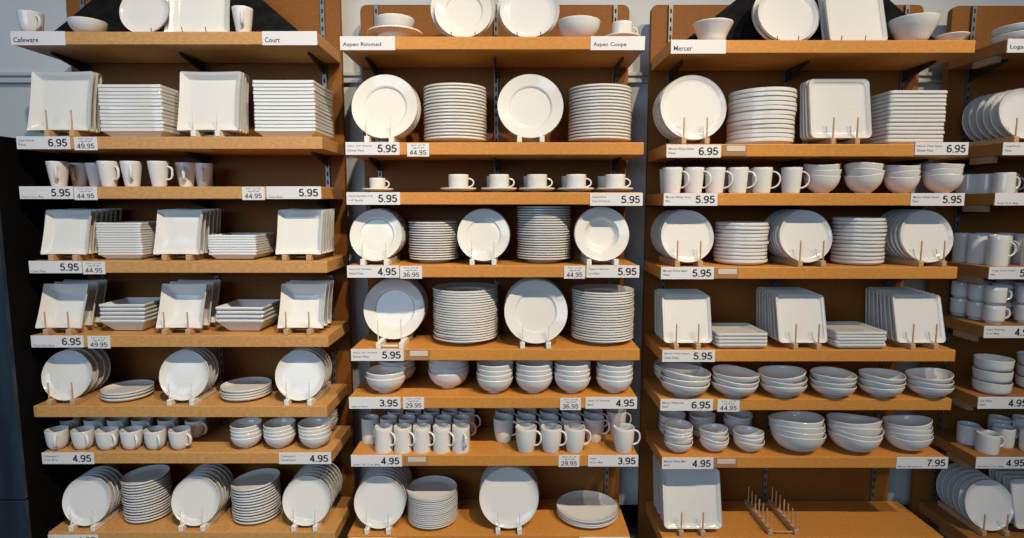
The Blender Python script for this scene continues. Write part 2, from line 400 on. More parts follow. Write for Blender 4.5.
# price figures drawn as broad strokes: each glyph is a list of strokes in a box 0..W x 0..1
def arc(cx, cy, rx, ry, a0, a1, n=14):
    return [(cx+rx*math.cos(math.radians(a0+(a1-a0)*i/n)), cy+ry*math.sin(math.radians(a0+(a1-a0)*i/n))) for i in range(n+1)]
GLYPH = {
 '.': (.22, [[(.11,-.01),(.11,.13)]]),
 '2': (.62, [arc(.31,.69,.23,.23,165,-25) + [(.44,.47),(.20,.24),(.08,.07)], [(.04,.075),(.56,.075)]]),
 '3': (.62, [arc(.30,.72,.20,.20,160,-80)+[(.26,.53)], [(.24,.53)]+arc(.30,.29,.23,.22,85,-160)]),
 '4': (.64, [[(.42,0),(.42,.99)], [(.46,.95),(.07,.30)], [(.03,.27),(.61,.27)]]),
 '5': (.62, [[(.53,.925),(.17,.925)], [(.18,.97),(.11,.50)], [(.12,.52)]+arc(.29,.33,.24,.255,115,-160)]),
 '6': (.62, [arc(.31,.32,.225,.245,0,360,22), arc(.36,.55,.28,.375,183,55)]),
 '7': (.60, [[(.04,.925),(.56,.925)], [(.54,.95),(.34,.60),(.24,.30),(.20,0)]]),
 '9': (.62, [arc(.31,.68,.225,.245,0,360,22), arc(.26,.45,.28,.375,3,-125)]),
}
def figures(name, s, parent, x0, x1, z0, z1, m, sw=.175):
    bm = bmesh.new(); tot = sum(GLYPH[c][0]+.04 for c in s) - .04; kx = (x1-x0)/tot; kz = z1-z0; px = 0
    for c in s:
        wd, strokes = GLYPH[c]
        for st in strokes:
            L, Rr = [], []
            for i, (x, z) in enumerate(st):
                a, b_ = st[max(i-1, 0)], st[min(i+1, len(st)-1)]
                dx, dz = b_[0]-a[0], b_[1]-a[1]; l = math.hypot(dx, dz) or 1
                nx, nz = -dz/l*sw/2, dx/l*sw/2
                L.append(bm.verts.new((x0+(px+x+nx)*kx, -.0032, z0+(z+nz)*kz))); Rr.append(bm.verts.new((x0+(px+x-nx)*kx, -.0032, z0+(z-nz)*kz)))
            for i in range(len(st)-1): bm.faces.new([L[i], L[i+1], Rr[i+1], Rr[i]])
        px += wd+.04
    return finish(name, bm, m, parent)
def text_mesh(s, bold=.018):
    if (s, bold) in _txt: return _txt[(s, bold)]
    cu = bpy.data.curves.new('lettering', 'FONT'); cu.body = s; cu.size = 1; cu.offset = bold; cu.resolution_u = 3
    o = bpy.data.objects.new('lettering', cu); COL.objects.link(o)
    bpy.context.view_layer.update()
    dg = bpy.context.evaluated_depsgraph_get()
    me = bpy.data.meshes.new_from_object(o.evaluated_get(dg))
    bpy.data.objects.remove(o)
    xs = [v.co.x for v in me.vertices]; ys = [v.co.y for v in me.vertices]
    _txt[(s, bold)] = (me, min(xs), max(xs), min(ys), max(ys)); return _txt[(s, bold)]
def lettering(name, s, parent, x0, x1, z0, z1, m, bold=.018):
    src, a, b_, c, d = text_mesh(s, bold)
    me = src.copy(); me.name = name
    for v in me.vertices:
        v.co = Vector((x0 + (v.co.x-a)/(b_-a)*(x1-x0), -.0032, z0 + (v.co.y-c)/(d-c)*(z1-z0)))
    me.materials.clear(); me.materials.append(m)
    o = bpy.data.objects.new(name, me); COL.objects.link(o); o.parent = parent; return o
def card(name, b, k, x0, x1, dy=0, h=12.4):
    y = FRONT[b][k][2]
    a = W(x0, y+6, -.003); c = W(x1, y+6, -.003); s = 1/((D)/F_PX)
    top = Z[b][k] + .0005 - dy*D/F_PX; hh = h*D/F_PX
    r = empty(name, (a.x, D-.0005, top - hh))
    w = c.x - a.x
    bm = bmesh.new(); box(bm, 0, w, -.0028, 0, 0, hh); finish('card', bm, M['card'], r, bevel=.0006)
    return r, w, hh
def price_tag(b, k, x0, x1, lines, price, dy=0, where='', low=False, size=.36):
    r, w, h = card('price_tag', b, k, x0, x1, dy)
    tag(r, f'white price card reading {price}, {where + " " if where else ""}edge of {SHELF[k]} shelf, {BAY[b]}', 'price tag', 'large price cards on the shelf edges')
    if price: figures('price_figures', price, r, w*(1-size-.05), w*.95, h*.20, h*.80, M['ink'])
    if low: rows = [(h*.08, h*.26)]
    else: rows = [(h*.60, h*.78), (h*.27, h*.45)]
    for ln, (za, zb) in zip(lines, rows):
        lettering('name_lettering', ln, r, w*.04, w*.04 + min(w*.0185*len(ln)*1.35, w*.54), za, zb, M['grey_ink'], .006)
def small_tag(b, k, x0, x1, reg, price, dy=0.6, where=''):
    r, w, h = card('sale_tag', b, k, x0, x1, dy, 12.8)
    tag(r, f'small white set card reading {price}, {where + " " if where else ""}edge of {SHELF[k]} shelf, {BAY[b]}', 'price tag', 'small set price cards on the shelf edges')
    figures('price_figures', price, r, w*.12, w*.88, h*.13, h*.50, M['ink'], .14)
    lettering('name_lettering', 'Set of 8', r, w*.18, w*.82, h*.82, h*.92, M['grey_ink'], .0)
    lettering('name_lettering', reg, r, w*.25, w*.76, h*.58, h*.73, M['grey_ink'], .01)
def heading(b, k, x0, x1, s, tw):
    r, w, h = card('name_sign', b, k, x0, x1, 0, 13.0)
    tag(r, f'white range name card on {"left" if x0 % 330 < 50 else "right"} end of top shelf, {BAY[b]}', 'sign', 'range name cards on the top shelves')
    lettering('name_lettering', s, r, w*.05, w*.05 + tw*D/F_PX, h*.20, h*.56, M['ink'], .012)
def blank_strip(b, k, x0, x1):
    y = FRONT[b][k][2]; a = W(x0-4, y+6).x; c = W(x1+2, y+6).x
    r = empty('tag_holder', (a, D-.0005, Z[b][k]-TH+.003))
    tag(r, f'brown plastic tag holder with beige strip, edge of {SHELF[k]} shelf, {BAY[b]}', 'tag holder', 'empty tag holders on the shelf edges')
    bm = bmesh.new(); box(bm, 0, c-a, -.002, 0, 0, TH-.006); finish('holder', bm, M['holder'], r)
    bm = bmesh.new(); box(bm, W(x0, y+6).x-a, W(x1, y+6).x-a, -.0035, -.0022, .018, .040); finish('paper_strip', bm, M['strip'], r)

heading(0, 0, 10.5, 65, 'Cafeware', 24); heading(0, 0, 262, 317, 'Court', 14.5)
heading(1, 0, 340, 395, 'Aspen Rimmed', 37); heading(1, 0, 590.5, 645, 'Aspen Coupe', 32)
heading(2, 0, 671, 726, 'Mercer', 18); heading(3, 0, 1007.5, 1061, 'Logan', 16)
price_tag(0, 1, 16.5, 70, ['Court Dinner', 'Plate'], '6.95'); small_tag(0, 1, 74, 97, 'reg 55.60', '49.95')
price_tag(0, 2, 19.5, 73, ['Court 16-oz. Mug'], '5.95', where='left', low=True); small_tag(0, 2, 74, 97, 'reg 47.60', '44.95', where='left')
small_tag(0, 2, 242, 264.5, 'reg 47.60', '44.95', where='right'); price_tag(0, 2, 266.5, 321, ['Court Bowl'], '5.95', where='right', low=True)
price_tag(0, 3, 29, 81.5, ['Court Plate'], '5.95', low=True); small_tag(0, 3, 82.5, 105, 'reg 47.60', '44.95')
price_tag(0, 4, 31, 83.5, ['Court Pasta Bowl'], '6.95', low=True); small_tag(0, 4, 87.5, 110, 'reg 55.60', '49.95')
price_tag(0, 6, 42, 94, ['Cafeware II', '12-oz. Mug'], '4.95', where='left'); price_tag(0, 6, 279, 331, ['Cafeware II', 'Cereal Bowl'], '4.95', where='right')
price_tag(0, 7, 48, 98, ['Cafeware II', 'Salad Plate'], '4.95', dy=3)
price_tag(1, 1, 345.5, 399.5, ['Aspen 10.5" Rimmed', 'Dinner Plate'], '5.95'); small_tag(1, 1, 407, 429, 'reg 47.60', '44.95', 1.2)
price_tag(1, 2, 346.5, 400, ['Aspen Espresso Cup', '+ 6" Saucer'], '5.95', where='left'); price_tag(1, 2, 590, 642.8, ['Aspen 8-oz.', 'Cup and Saucer'], '5.95', dy=1, where='right')
price_tag(1, 3, 347, 399, ['Aspen 8.5" Rimmed', 'Salad Plate'], '4.95', where='left'); small_tag(1, 3, 400, 422, 'reg 39.60', '36.95', where='left')
small_tag(1, 3, 564, 585, 'reg 47.60', '44.95', where='right'); price_tag(1, 3, 586.5, 639.3, ['Aspen 9" Rimmed', 'Low Bowl'], '5.95', where='right')
price_tag(1, 4, 351, 403.5, ['Aspen 10.5" Rimmed', 'Dinner Plate'], '5.95')
price_tag(1, 5, 349, 400.5, ['Aspen 6" Bowl'], '3.95', where='left', low=True); small_tag(1, 5, 403, 424, 'reg 31.60', '29.95', 0, 'left')
small_tag(1, 5, 560, 581, 'reg 39.60', '36.95', 1, 'right'); price_tag(1, 5, 585.5, 637, ['Aspen 6.5" Rimmed', 'Bowl'], '4.95', where='right')
price_tag(1, 6, 351, 402, ['Aspen Tall 12-oz. Mug'], '4.95', where='left', low=True)
small_tag(1, 6, 558.5, 579.5, 'reg 31.60', '29.95', 0, 'right'); price_tag(1, 6, 588, 638.2, ['Aspen', '12-oz. Mug'], '3.95', where='right')
price_tag(1, 7, 349, 397, ['Aspen Coupe', 'Salad Plate'], '4.95', dy=3, where='left'); price_tag(1, 7, 579, 630, ['Aspen Coupe', 'Dinner Plate'], '5.95', dy=2, where='right')
price_tag(2, 1, 666.5, 721, ['Mercer White Dinner', 'Plate'], '6.95', dy=1, where='left'); price_tag(2, 1, 915, 968.3, ['Mercer White Square', 'Dinner Plate'], '6.95', where='right', dy=-1.5)
price_tag(2, 2, 663.7, 717.5, ['Mercer White 16-oz.', 'Mug'], '5.95', where='left'); price_tag(2, 2, 910.8, 964.5, ['Mercer White Cereal', 'Bowl'], '5.95', where='right')
price_tag(2, 3, 661, 714, ['Mercer White Salad', 'Plate'], '5.95'); price_tag(2, 4, 662.3, 715, ['Mercer White Square', 'Salad Plate'], '5.95')
price_tag(2, 5, 660.5, 713, ['Mercer White Low', 'Bowl'], '6.95'); small_tag(2, 5, 717.5, 739.5, 'reg 47.60', '44.95')
price_tag(2, 6, 662, 713.5, ['Mercer White Mini', 'Bowl'], '4.95', dy=.6, where='left'); price_tag(2, 6, 896.5, 948, ['Mercer Mixing Bowl'], '7.95', where='right', low=True)
price_tag(2, 7, 664, 714, ['Mercer White', 'Platter'], '6.95', dy=1)
price_tag(3, 1, 1003, 1056, ['Verge Round', 'Plate'], '6.95', dy=0); price_tag(3, 2, 995, 1048, ['Verge 16-oz. Mug'], '4.95', low=True)
price_tag(3, 3, 989, 1041, ['Verge 16-oz. Latte', 'Mug'], '5.95'); price_tag(3, 4, 984, 1036, ['Logan Stacking', '12-oz. Mug'], '4.95', size=.36)
price_tag(3, 5, 978, 1029.5, ['Hue White', 'Bowl'], '4.95'); price_tag(3, 6, 976, 1027, ['Hue White 12-oz. Mug'], '4.95', low=True)
for b, k, x0, x1 in ((1,4,410,428),(1,6,408,426),(2,1,726.5,745),(2,3,718,736.5),(2,6,717,735)): blank_strip(b, k, x0, x1)

# ------------------------------------------------------------------ plate racks
RACK = {}
def rack(b, k, xl, xr, white, b_end, pegs, pitch, label, peg_h=.075, b0=.001, first=True, back=0.0, plate_b=0.0):
    """two rails that run back from the shelf edge, with a row of dowels on each"""
    y = FRONT[b][k][2] - 4
    a, c = W(xl, y, .01).x, W(xr, y, .01).x
    m = M['rack_white' if white else 'rack_wood']; zt = Z[b][k] + .0004
    r = empty('plate_rack', ((a+c)/2, D+b0, zt))
    tag(r, label, 'plate rack', f'wooden plate racks on the {SHELF[k]} shelf of the {BAY[b]}')
    w = (c-a)/2
    key = ('rail', round(b_end, 3))
    if key not in RACK:
        bm = bmesh.new(); box(bm, -.010, .010, 0, b_end, 0, .025); o = finish('rail', bm, m, bevel=.0015); RACK[key] = (o.data, o); COL.objects.unlink(o)
    for s in (-1, 1):
        o = bpy.data.objects.new('rail', RACK[key][0] if RACK[key][0].materials[0] == m else RACK[key][0].copy()); COL.objects.link(o)
        if o.data.materials[0] != m: o.data.materials[0] = m
        md = o.modifiers.new('bevel', 'BEVEL'); md.width = .0015
        o.parent = r; o.location = (s*w, 0, 0)
    for yy in ((.012 if plate_b > .05 or not back else .07), b_end-.02):
        bm = bmesh.new(); bmesh.ops.create_cone(bm, cap_ends=True, segments=10, radius1=.004, radius2=.004, depth=2*w, matrix=Matrix.Rotation(PI/2, 4, 'Y'))
        o = finish('crossbar', bm, m, r, True); o.location = (0, yy, .010)
    pr_ = .0025 if white else .0034
    kk = ('dowel', m.name, peg_h)
    if kk not in RACK:
        bm = bmesh.new(); bmesh.ops.create_cone(bm, cap_ends=True, segments=10, radius1=pr_, radius2=pr_*.9, depth=peg_h, matrix=Matrix.Translation((0,0,peg_h/2)))
        o = finish('dowel', bm, m, None, True, angle=40); RACK[kk] = o.data; bpy.data.objects.remove(o)
    for i in range(pegs):
        if i == 0 and not first: continue
        for s in (-1, 1):
            o = bpy.data.objects.new('dowel', RACK[kk]); COL.objects.link(o); o.parent = r
            o.location = (s*w, .007 + i*pitch, .0245)
            if back and i: o.location = (s*w, plate_b + back + .016 + (i-1)*pitch, .0245); o.scale = (1, 1, .55)
    return r

POS3 = {1: ['only'], 2: ['left', 'right'], 3: ['left', 'centre', 'right']}
FR = ['front','second','third','fourth','fifth','sixth','seventh','eighth','ninth']
def row(b, k, key, cx, cy, n, pitch, lean, desc, where, group, rail=None, white=False, b0=.019, first=True, peg_h=.075, scale=1.0, jit=.6, off=0.0):
    """upright plates in a rack, leaning back, one behind the other"""
    K = MESH[key]; R = K['R']*scale; L = math.radians(lean); h = K['h']*scale
    sq = 'sq' in key or 'court' in key
    zr = Z[b][k] + (.0258 if sq else .0268 - (.047**2)/(2*R))
    if rail:
        rack(b, k, rail[0], rail[1], white, .27, 6, max(pitch, .034), f'{"white painted" if white else "natural wood"} plate rack with dowels, {where} on {SHELF[k]} shelf, {BAY[b]}', peg_h, first=first, back=h, plate_b=b0)
    x = W(cx, cy, b0 + R*math.sin(L)).x
    for i in range(n):
        Lj = max(L - math.radians(1.5*i), math.radians(4)) + math.radians(random.uniform(-jit, jit)) if i else L
        bb = b0 + off + i*pitch + .06*(L-Lj)
        room = PANEL_B - .016 - bb
        if room < .02: break
        Lj = min(Lj, math.asin(min(1, room/(2*R))))
        up = Vector((0, math.sin(Lj), math.cos(Lj))); nrm = Vector((0, -math.cos(Lj), math.sin(Lj)))
        rim = Vector((x + (random.uniform(-.002, .002) if i else 0), D + bb, zr))
        c = rim + up*R - nrm*h
        pos = 'front one' if i == 0 else f'{FR[i]} from front'
        lab = f'{desc} in rack, {pos}, {where} row, {SHELF[k]} shelf, {BAY[b]}'
        put(key, c, (PI/2 - Lj, 0, 0), lab, group + f', {SHELF[k]} shelf, {BAY[b]}', scale=scale)

def stack(b, k, key, x0, x1, n, pitch, desc, where, group, gap=.05, wob=.0025, yaw=.05, tilt=0.0, top_tilt=0.0, yaw0=0.0, z_extra=0.0, fit=True, tdir=(1, 0), xt=0.0):
    K = MESH[key]; R = K['R']; y = FRONT[b][k][2]
    sq = 'sq' in key or 'court' in key
    scale = 1.0
    for _ in range(4):
        bb = gap + (0 if sq else R*scale)
        a, c = W(x0, y-10, bb).x, W(x1, y-10, bb).x
        
        px = (a+c)/2/(D+bb)
        if fit: scale = (c-a)/2/R / (1 if sq else math.sqrt(1+px*px))
    if not fit: scale = 1.0
    gap = min(gap, PANEL_B - .018 - 2*R*scale)
    x = (a+c)/2; yb = D + gap + R*scale
    if sq: x = (a+c)/2
    lean = [0, 0]
    for i in range(n):
        f = i/max(n-1, 1)
        tx = random.uniform(-tilt, tilt) + xt*f; ty = random.uniform(-tilt, tilt) + top_tilt*f*tdir[0]
        rz = (random.uniform(-yaw, yaw) + yaw0) + (0 if sq else random.uniform(0, 6.28) if 'merc' in key else 0)
        z = Z[b][k] + .0006 + i*pitch + (R*scale*abs(math.sin(top_tilt*f))*.25 if top_tilt else 0)
        pos = 'bottom one' if i == 0 else 'top one' if i == n-1 else f'{ORD[i]} from bottom'
        if n == 1: pos = 'single one'
        e = Matrix.Rotation(tx, 4, 'X') @ Matrix.Rotation(ty, 4, 'Y') @ Matrix.Rotation(rz, 4, 'Z')
        w2 = wob
        put(key, (x + random.uniform(-w2, w2), yb + random.uniform(-w2, w2), z), e.to_euler(),
            f'{desc}, {pos} of {where} stack, {SHELF[k]} shelf, {BAY[b]}', group + f', {SHELF[k]} shelf, {BAY[b]}', scale=scale)

def mugs(b, k, key, items, desc, row_word, group, y_off=-10):
    """items: (x of the body centre, depth behind the edge, yaw in degrees)"""
    for i, it in enumerate(items):
        x, bb, yaw = it[:3]
        p = W(x, FRONT[b][k][2] + y_off, bb)
        where = f'{FR[i] if i else "first"} from left' if len(items) > 1 else 'alone'
        put_mug(key, (p.x, D+bb, Z[b][k] + .0004), math.radians(yaw), f'{desc}, {where} in {row_word} row, {SHELF[k]} shelf, {BAY[b]}', group + f', {SHELF[k]} shelf, {BAY[b]}')

# ================================================================== LEFT BAY
b = 0
g = 'square dinner plates'
row(b, 1, 'court_dinner', 60, 102, 3, .028, 11.5, 'white square plate', 'left', g, (48, 73), False, peg_h=.082)
stack(b, 1, 'court_dinner', 99.5, 163, 13, .0146, 'white square plate', 'left', g, .035, .0015, .01)
row(b, 1, 'court_dinner', 209, 102, 4, .028, 11.5, 'white square plate', 'right', g, (194, 218), True, peg_h=.082)
stack(b, 1, 'court_dinner', 254, 315.5, 14, .0148, 'white square plate', 'right', g, .03, .0015, .01)
mugs(b, 2, 'court', [(58.5, .07, -60), (109, .055, -20), (132, .055, -60), (159, .055, 0)], 'white tapered mug', 'front', 'tapered mugs')
mugs(b, 2, 'court', [(80, .17, -80), (97, .16, -20), (186, .14, -70), (204, .18, -70)], 'white tapered mug', 'second', 'tapered mugs')
g = 'small square plates'
row(b, 3, 'court_salad', 66, 233, 7, .034, 15, 'small white square plate', 'left', g, (52, 76), False, first=False, b0=.012)
stack(b, 3, 'court_salad', 97, 142, 13, .0106, 'small white square plate', 'left', g, .04, .0015, .015)
row(b, 3, 'court_salad', 178, 233, 6, .034, 15, 'small white square plate', 'centre', g, (165, 189), False, first=False, b0=.012)
stack(b, 3, 'court_salad', 208, 256, 8, .0106, 'small white square plate', 'right', g, .03, .0015, .015)
row(b, 3, 'court_salad', 299.5, 233, 6, .034, 15, 'small white square plate', 'right', g, (285, 309), False, first=False, b0=.012)
g = 'square bowls'
row(b, 4, 'court_bowl', 62, 306, 3, .060, 20, 'white square bowl', 'left', g, (46.5, 69.5), False, b0=.022)
stack(b, 4, 'court_bowl', 100, 145, 5, .0170, 'white square bowl', 'left', g, .045, .002, .03)
row(b, 4, 'court_bowl', 181.5, 306, 3, .060, 20, 'white square bowl', 'centre', g, (165, 188.5), False, b0=.022)
stack(b, 4, 'court_bowl', 216, 264, 4, .0180, 'white square bowl', 'right', g, .035, .002, .02)
row(b, 4, 'court_bowl', 302, 306, 3, .050, 20, 'white square bowl', 'right', g, (286.5, 309.5), False, b0=.022)
g = 'round plates'
row(b, 5, 'cafe_plate', 66.5, 377, 4, .040, 13, 'white round plate', 'left', g, (50, 73.5), False)
stack(b, 5, 'cafe_plate', 101, 156, 3, .0120, 'white round plate', 'left', g, .022, .002, .02, .006, -.01)
row(b, 5, 'cafe_plate', 184, 377, 4, .026, 13, 'white round plate', 'centre', g, (170, 192.5), True)
stack(b, 5, 'cafe_plate', 221, 273, 4, .0115, 'white round plate', 'right', g, .022, .002, .02, .006, .0)
row(b, 5, 'cafe_plate', 300, 377, 4, .034, 13, 'white round plate', 'right', g, (287, 310), True)
mugs(b, 6, 'cafe', [(58, .046, -60), (84, .046, -40), (108, .042, -30), (132.5, .046, -40), (156, .046, -45), (180.5, .046, -20)], 'white round-bottomed mug', 'front', 'round-bottomed mugs')
mugs(b, 6, 'cafe', [(72, .18, -50), (97, .18, -30), (120, .18, -40), (144, .18, -30), (170, .18, -40), (197, .17, -20)], 'white round-bottomed mug', 'back', 'round-bottomed mugs')
g = 'cereal bowls'
for x0, x1, w_ in ((231, 264, 'left'), (264, 297, 'centre'), (299, 332, 'right')):
    stack(b, 6, 'cafe_bowl', x0, x1, 4, .0165, 'small white bowl', w_, g, .0, .0015, .1, .015, -.03)
stack(b, 6, 'cafe_bowl', 306, 339, 4, .0165, 'small white bowl', 'rear', g, .150, .0015, .1, .015)
g = 'round plates'
row(b, 7, 'cafe_plate', 86.5, 504, 5, .026, 13, 'white round plate', 'left', g, (72, 94), True, scale=.99)
stack(b, 7, 'cafe_plate', 124.5, 175, 15, .0125, 'white round plate', 'left', g, .045, .002, .02, .006, -.05)
row(b, 7, 'cafe_plate', 195.5, 504, 6, .029, 13, 'white round plate', 'centre', g, (181.5, 203.5), True, scale=.99)
stack(b, 7, 'cafe_plate', 233, 283, 13, .0125, 'white round plate', 'right', g, .035, .002, .02, .006, -.09)
row(b, 7, 'cafe_plate', 306.5, 504, 7, .030, 13, 'white round plate', 'right', g, (294, 315.5), True, scale=.99)

# ================================================================== MIDDLE BAY
b = 1
g = 'rimmed dinner plates'
row(b, 1, 'rim_dinner', 384.5, 107, 5, .022, 12, 'large white rimmed plate', 'left', g, (367, 391.5), True, peg_h=.075)
stack(b, 1, 'rim_dinner', 424, 487, 17, .0133, 'large white rimmed plate', 'left', g, .03, .0012, .02)
row(b, 1, 'rim_dinner', 530.5, 107, 2, .022, 12, 'large white rimmed plate', 'right', g, (519.5, 542), True, first=False, b0=.012)
stack(b, 1, 'rim_dinner', 568, 631, 17, .0131, 'large white rimmed plate', 'right', g, .03, .0015, .02)
def cup_saucer(k, key, x, bb, yaw, desc, sdesc, scale=1.0, off=-8):
    p = W(x, FRONT[1][k][2] + off, bb); z = Z[1][k] + .0004
    s = put('saucer', (p.x, D+bb, z), (0, 0, 0), sdesc, 'saucers on the shelves', scale=scale)
    return put_mug(key, (p.x, D+bb, z + .0085*scale), math.radians(yaw), desc, 'cups standing on saucers')
T = 'third shelf, middle bay'
cup_saucer(2, 'espresso', 377.5, .07, 5, f'small white espresso cup on a saucer, {T}', f'white saucer under the espresso cup, {T}', .86)
for i, (x, c_) in enumerate(((458.5, 'leftmost'), (499, 'second'), (537, 'middle'), (576, 'fourth'), (615, 'rightmost'))):
    cup_saucer(2, 'tea', x, .075, 0, f'white teacup on a saucer, {c_} of the five, {T}', f'white saucer under the {c_} of five teacups, {T}')
for i, (x, c_) in enumerate(((496, 'second'), (533, 'middle'), (571, 'fourth'), (607, 'rightmost'))):
    cup_saucer(2, 'tea', x, .215, 0, f'white teacup on a saucer behind the {c_} teacup, {T}', f'white saucer behind the {c_} of five teacups, {T}', .9)
g = 'rimmed salad plates'
row(b, 3, 'rim_salad', 376, 235, 8, .020, 13, 'white rimmed salad plate', 'left', g, (363, 386.5), True)
stack(b, 3, 'rim_salad', 409, 459, 16, .0103, 'white rimmed salad plate', 'left', g, .05, .0025, .02)
row(b, 3, 'rim_salad', 483.5, 235, 6, .020, 13, 'white rimmed salad plate', 'right', g, (472, 494), True)
stack(b, 3, 'rim_salad', 517, 570.5, 22, .0104, 'white rimmed salad plate', 'right', g, .04, .0025, .02)
row(b, 3, 'rim_bowl', 602, 235, 2, .045, 12, 'white rimmed low bowl', 'end', 'rimmed low bowls', (589, 616), True, first=False, b0=.012)
g = 'rimmed dinner plates'
row(b, 4, 'rim_dinner', 394, 309, 6, .024, 13, 'large white rimmed plate', 'left', g, (378.5, 401.5), True, b0=.098, peg_h=.10, scale=.99)
stack(b, 4, 'rim_dinner', 434, 498, 21, .0106, 'large white rimmed plate', 'left', g, .022, .0025, .02)
row(b, 4, 'rim_dinner', 536, 312, 6, .024, 13, 'large white rimmed plate', 'right', g, (522.5, 548.5), True)
stack(b, 4, 'rim_dinner', 571, 633, 20, .0109, 'large white rimmed plate', 'right', g, .020, .0025, .02)
g = 'round bowls'
stack(b, 5, 'aspen_bowl', 366, 407, 2, .021, 'white round bowl', 'leftmost', g, -.008, .002, .1, .01)
stack(b, 5, 'aspen_bowl', 380, 417, 3, .0185, 'white round bowl', 'rear left', g, .15, .002, .1, .01)
stack(b, 5, 'aspen_bowl', 429, 470, 4, .021, 'white round bowl', 'second', g, .055, .003, .1, .02)
for x0, x1, w_ in ((477, 513.5, 'third'), (516, 553, 'fourth'), (554, 590.5, 'fifth'), (595.5, 632.5, 'sixth')):
    stack(b, 5, 'aspen_bowl', x0, x1, 4, .0215, 'white round bowl', w_, g, -.005, .002, .1, .015)
yw = lambda: random.uniform(-40, -15)
mugs(b, 6, 'can', [(384, .05, -30), (403, .05, -30), (422, .05, -25), (442, .05, -30), (461, .052, -65)], 'tall narrow white mug', 'front', 'tall narrow mugs')
mugs(b, 6, 'can', [(370.5, .155, -60), (389, .155, -30), (407.5, .155, -20), (425.5, .155, -30), (443.5, .155, -25), (462, .155, -10)], 'tall narrow white mug', 'second', 'tall narrow mugs', -22)
mugs(b, 6, 'can', [(396, .245, -30), (414, .245, -20), (432, .245, -30), (450, .245, -25), (467, .245, -10)], 'tall narrow white mug', 'back', 'tall narrow mugs', -22)
mugs(b, 6, 'latte', [(526, .042, -20), (551, .042, -20), (574.5, .042, -5), (623.5, .042, -5)], 'white tapered coffee mug', 'front', 'tapered coffee mugs')
mugs(b, 6, 'latte', [(503.5, .155, -20), (526, .155, -20), (548.5, .155, -20), (571, .155, -20), (594, .155, 0)], 'white tapered coffee mug', 'second', 'tapered coffee mugs', -22)
mugs(b, 6, 'latte', [(505, .25, -20), (527, .25, -20), (549, .25, -20), (571, .25, -20), (593, .25, -20), (616, .245, 0)], 'white tapered coffee mug', 'back', 'tapered coffee mugs', -22)
g = 'plain round plates'
row(b, 7, 'coupe_salad', 379.5, 504, 8, .030, 13, 'white rimless plate', 'left', g, (367, 388.5), True, scale=1.04)
stack(b, 7, 'coupe_salad', 408, 458, 16, .0088, 'white rimless plate', 'left', g, .016, .0015, .02, .003)
row(b, 7, 'coupe_dinner', 509, 498, 6, .022, 12, 'large white rimless plate', 'centre', g, (498, 519.5), True)
stack(b, 7, 'coupe_dinner', 556, 617, 4, .0085, 'large white rimless plate', 'right', g, .045, .003, .02, .004)

# ================================================================== RIGHT BAY
b = 2
g = 'thick round dinner plates'
row(b, 1, 'merc_dinner', 693.5, 109, 5, .030, 10, 'large thick white plate', 'left', g, (683.5, 706.5), False, peg_h=.082, scale=.98)
stack(b, 1, 'merc_dinner', 725.5, 794, 12, .0184, 'large thick white plate', 'left', g, .03, .003, .02, .010)
g = 'thick square dinner plates'
row(b, 1, 'merc_sq_dinner', 840.5, 108, 4, .026, 11, 'large rippled square plate', 'right', g, (832.5, 856.5), False, peg_h=.082, scale=.955)
stack(b, 1, 'merc_sq_dinner', 888, 946.5, 13, .0162, 'large rippled square plate', 'right', g, .035, .002, .012, .002)
mugs(b, 2, 'mercer', [(672, .055, -35), (693.5, .055, -35), (714.5, .055, -28), (737.5, .055, -25), (761.5, .055, -20), (791, .055, -8)], 'white mug with round handle', 'front', 'mugs with round handles')
mugs(b, 2, 'mercer', [(669, .17, -10), (692, .17, 0), (718, .17, 0), (744, .17, 0)], 'white mug with round handle', 'back', 'mugs with round handles')
g = 'deep cereal bowls'
for x0, x1, w_, bb in ((802, 840, 'leftmost', .02), (843, 883.5, 'second', .005), (882, 920, 'third', .02), (921, 963, 'rightmost', .005)):
    stack(b, 2, 'merc_cereal', x0, x1, 3, .0235, 'white deep bowl', w_, g, bb, .002, .1, .03)
g = 'thick round salad plates'
row(b, 3, 'merc_salad', 687.5, 236, 7, .030, 13, 'thick white salad plate', 'left', g, (677, 700), False, peg_h=.085, scale=.98)
stack(b, 3, 'merc_salad', 712.5, 767, 11, .0156, 'thick white salad plate', 'left', g, .035, .003, .02, .012)
row(b, 3, 'merc_salad', 806, 237, 7, .030, 13, 'thick white salad plate', 'centre', g, (799.5, 822.5), False, peg_h=.085, scale=.98)
stack(b, 3, 'merc_salad', 829, 884, 12, .0162, 'thick white salad plate', 'right', g, .03, .003, .02, .012)
row(b, 3, 'merc_salad', 927, 237, 7, .030, 13, 'thick white salad plate', 'right', g, (920, 943), False, peg_h=.085, scale=.98)
g = 'thick square salad plates'
row(b, 4, 'merc_sq', 687, 320, 6, .030, 16, 'rounded square white plate', 'left', g, (676, 698), False, peg_h=.085, scale=.98)
stack(b, 4, 'merc_sq', 717, 769, 4, .0150, 'rounded square white plate', 'left', g, .006, .002, .02, .004)
row(b, 4, 'merc_sq', 801.5, 320, 8, .030, 16, 'rounded square white plate', 'centre', g, (795, 818), False, peg_h=.085, scale=.98)
stack(b, 4, 'merc_sq', 836, 888, 5, .0130, 'rounded square white plate', 'right', g, .006, .002, .02, .004)
row(b, 4, 'merc_sq', 919, 320, 8, .030, 16, 'rounded square white plate', 'right', g, (912, 935), False, peg_h=.085, scale=.98)
g = 'wide low bowls'
for x0, x1, w_, td in ((659, 709.5, 'first', .08), (710, 758, 'second', .05), (758, 807, 'third', -.10), (808, 856, 'fourth', .02), (856, 905, 'fifth', .02), (904, 954, 'sixth', -.09)):
    stack(b, 5, 'merc_low', x0, x1, 3, .0225, 'wide low white bowl', w_, g, -.042, .002, .1, .01, td)
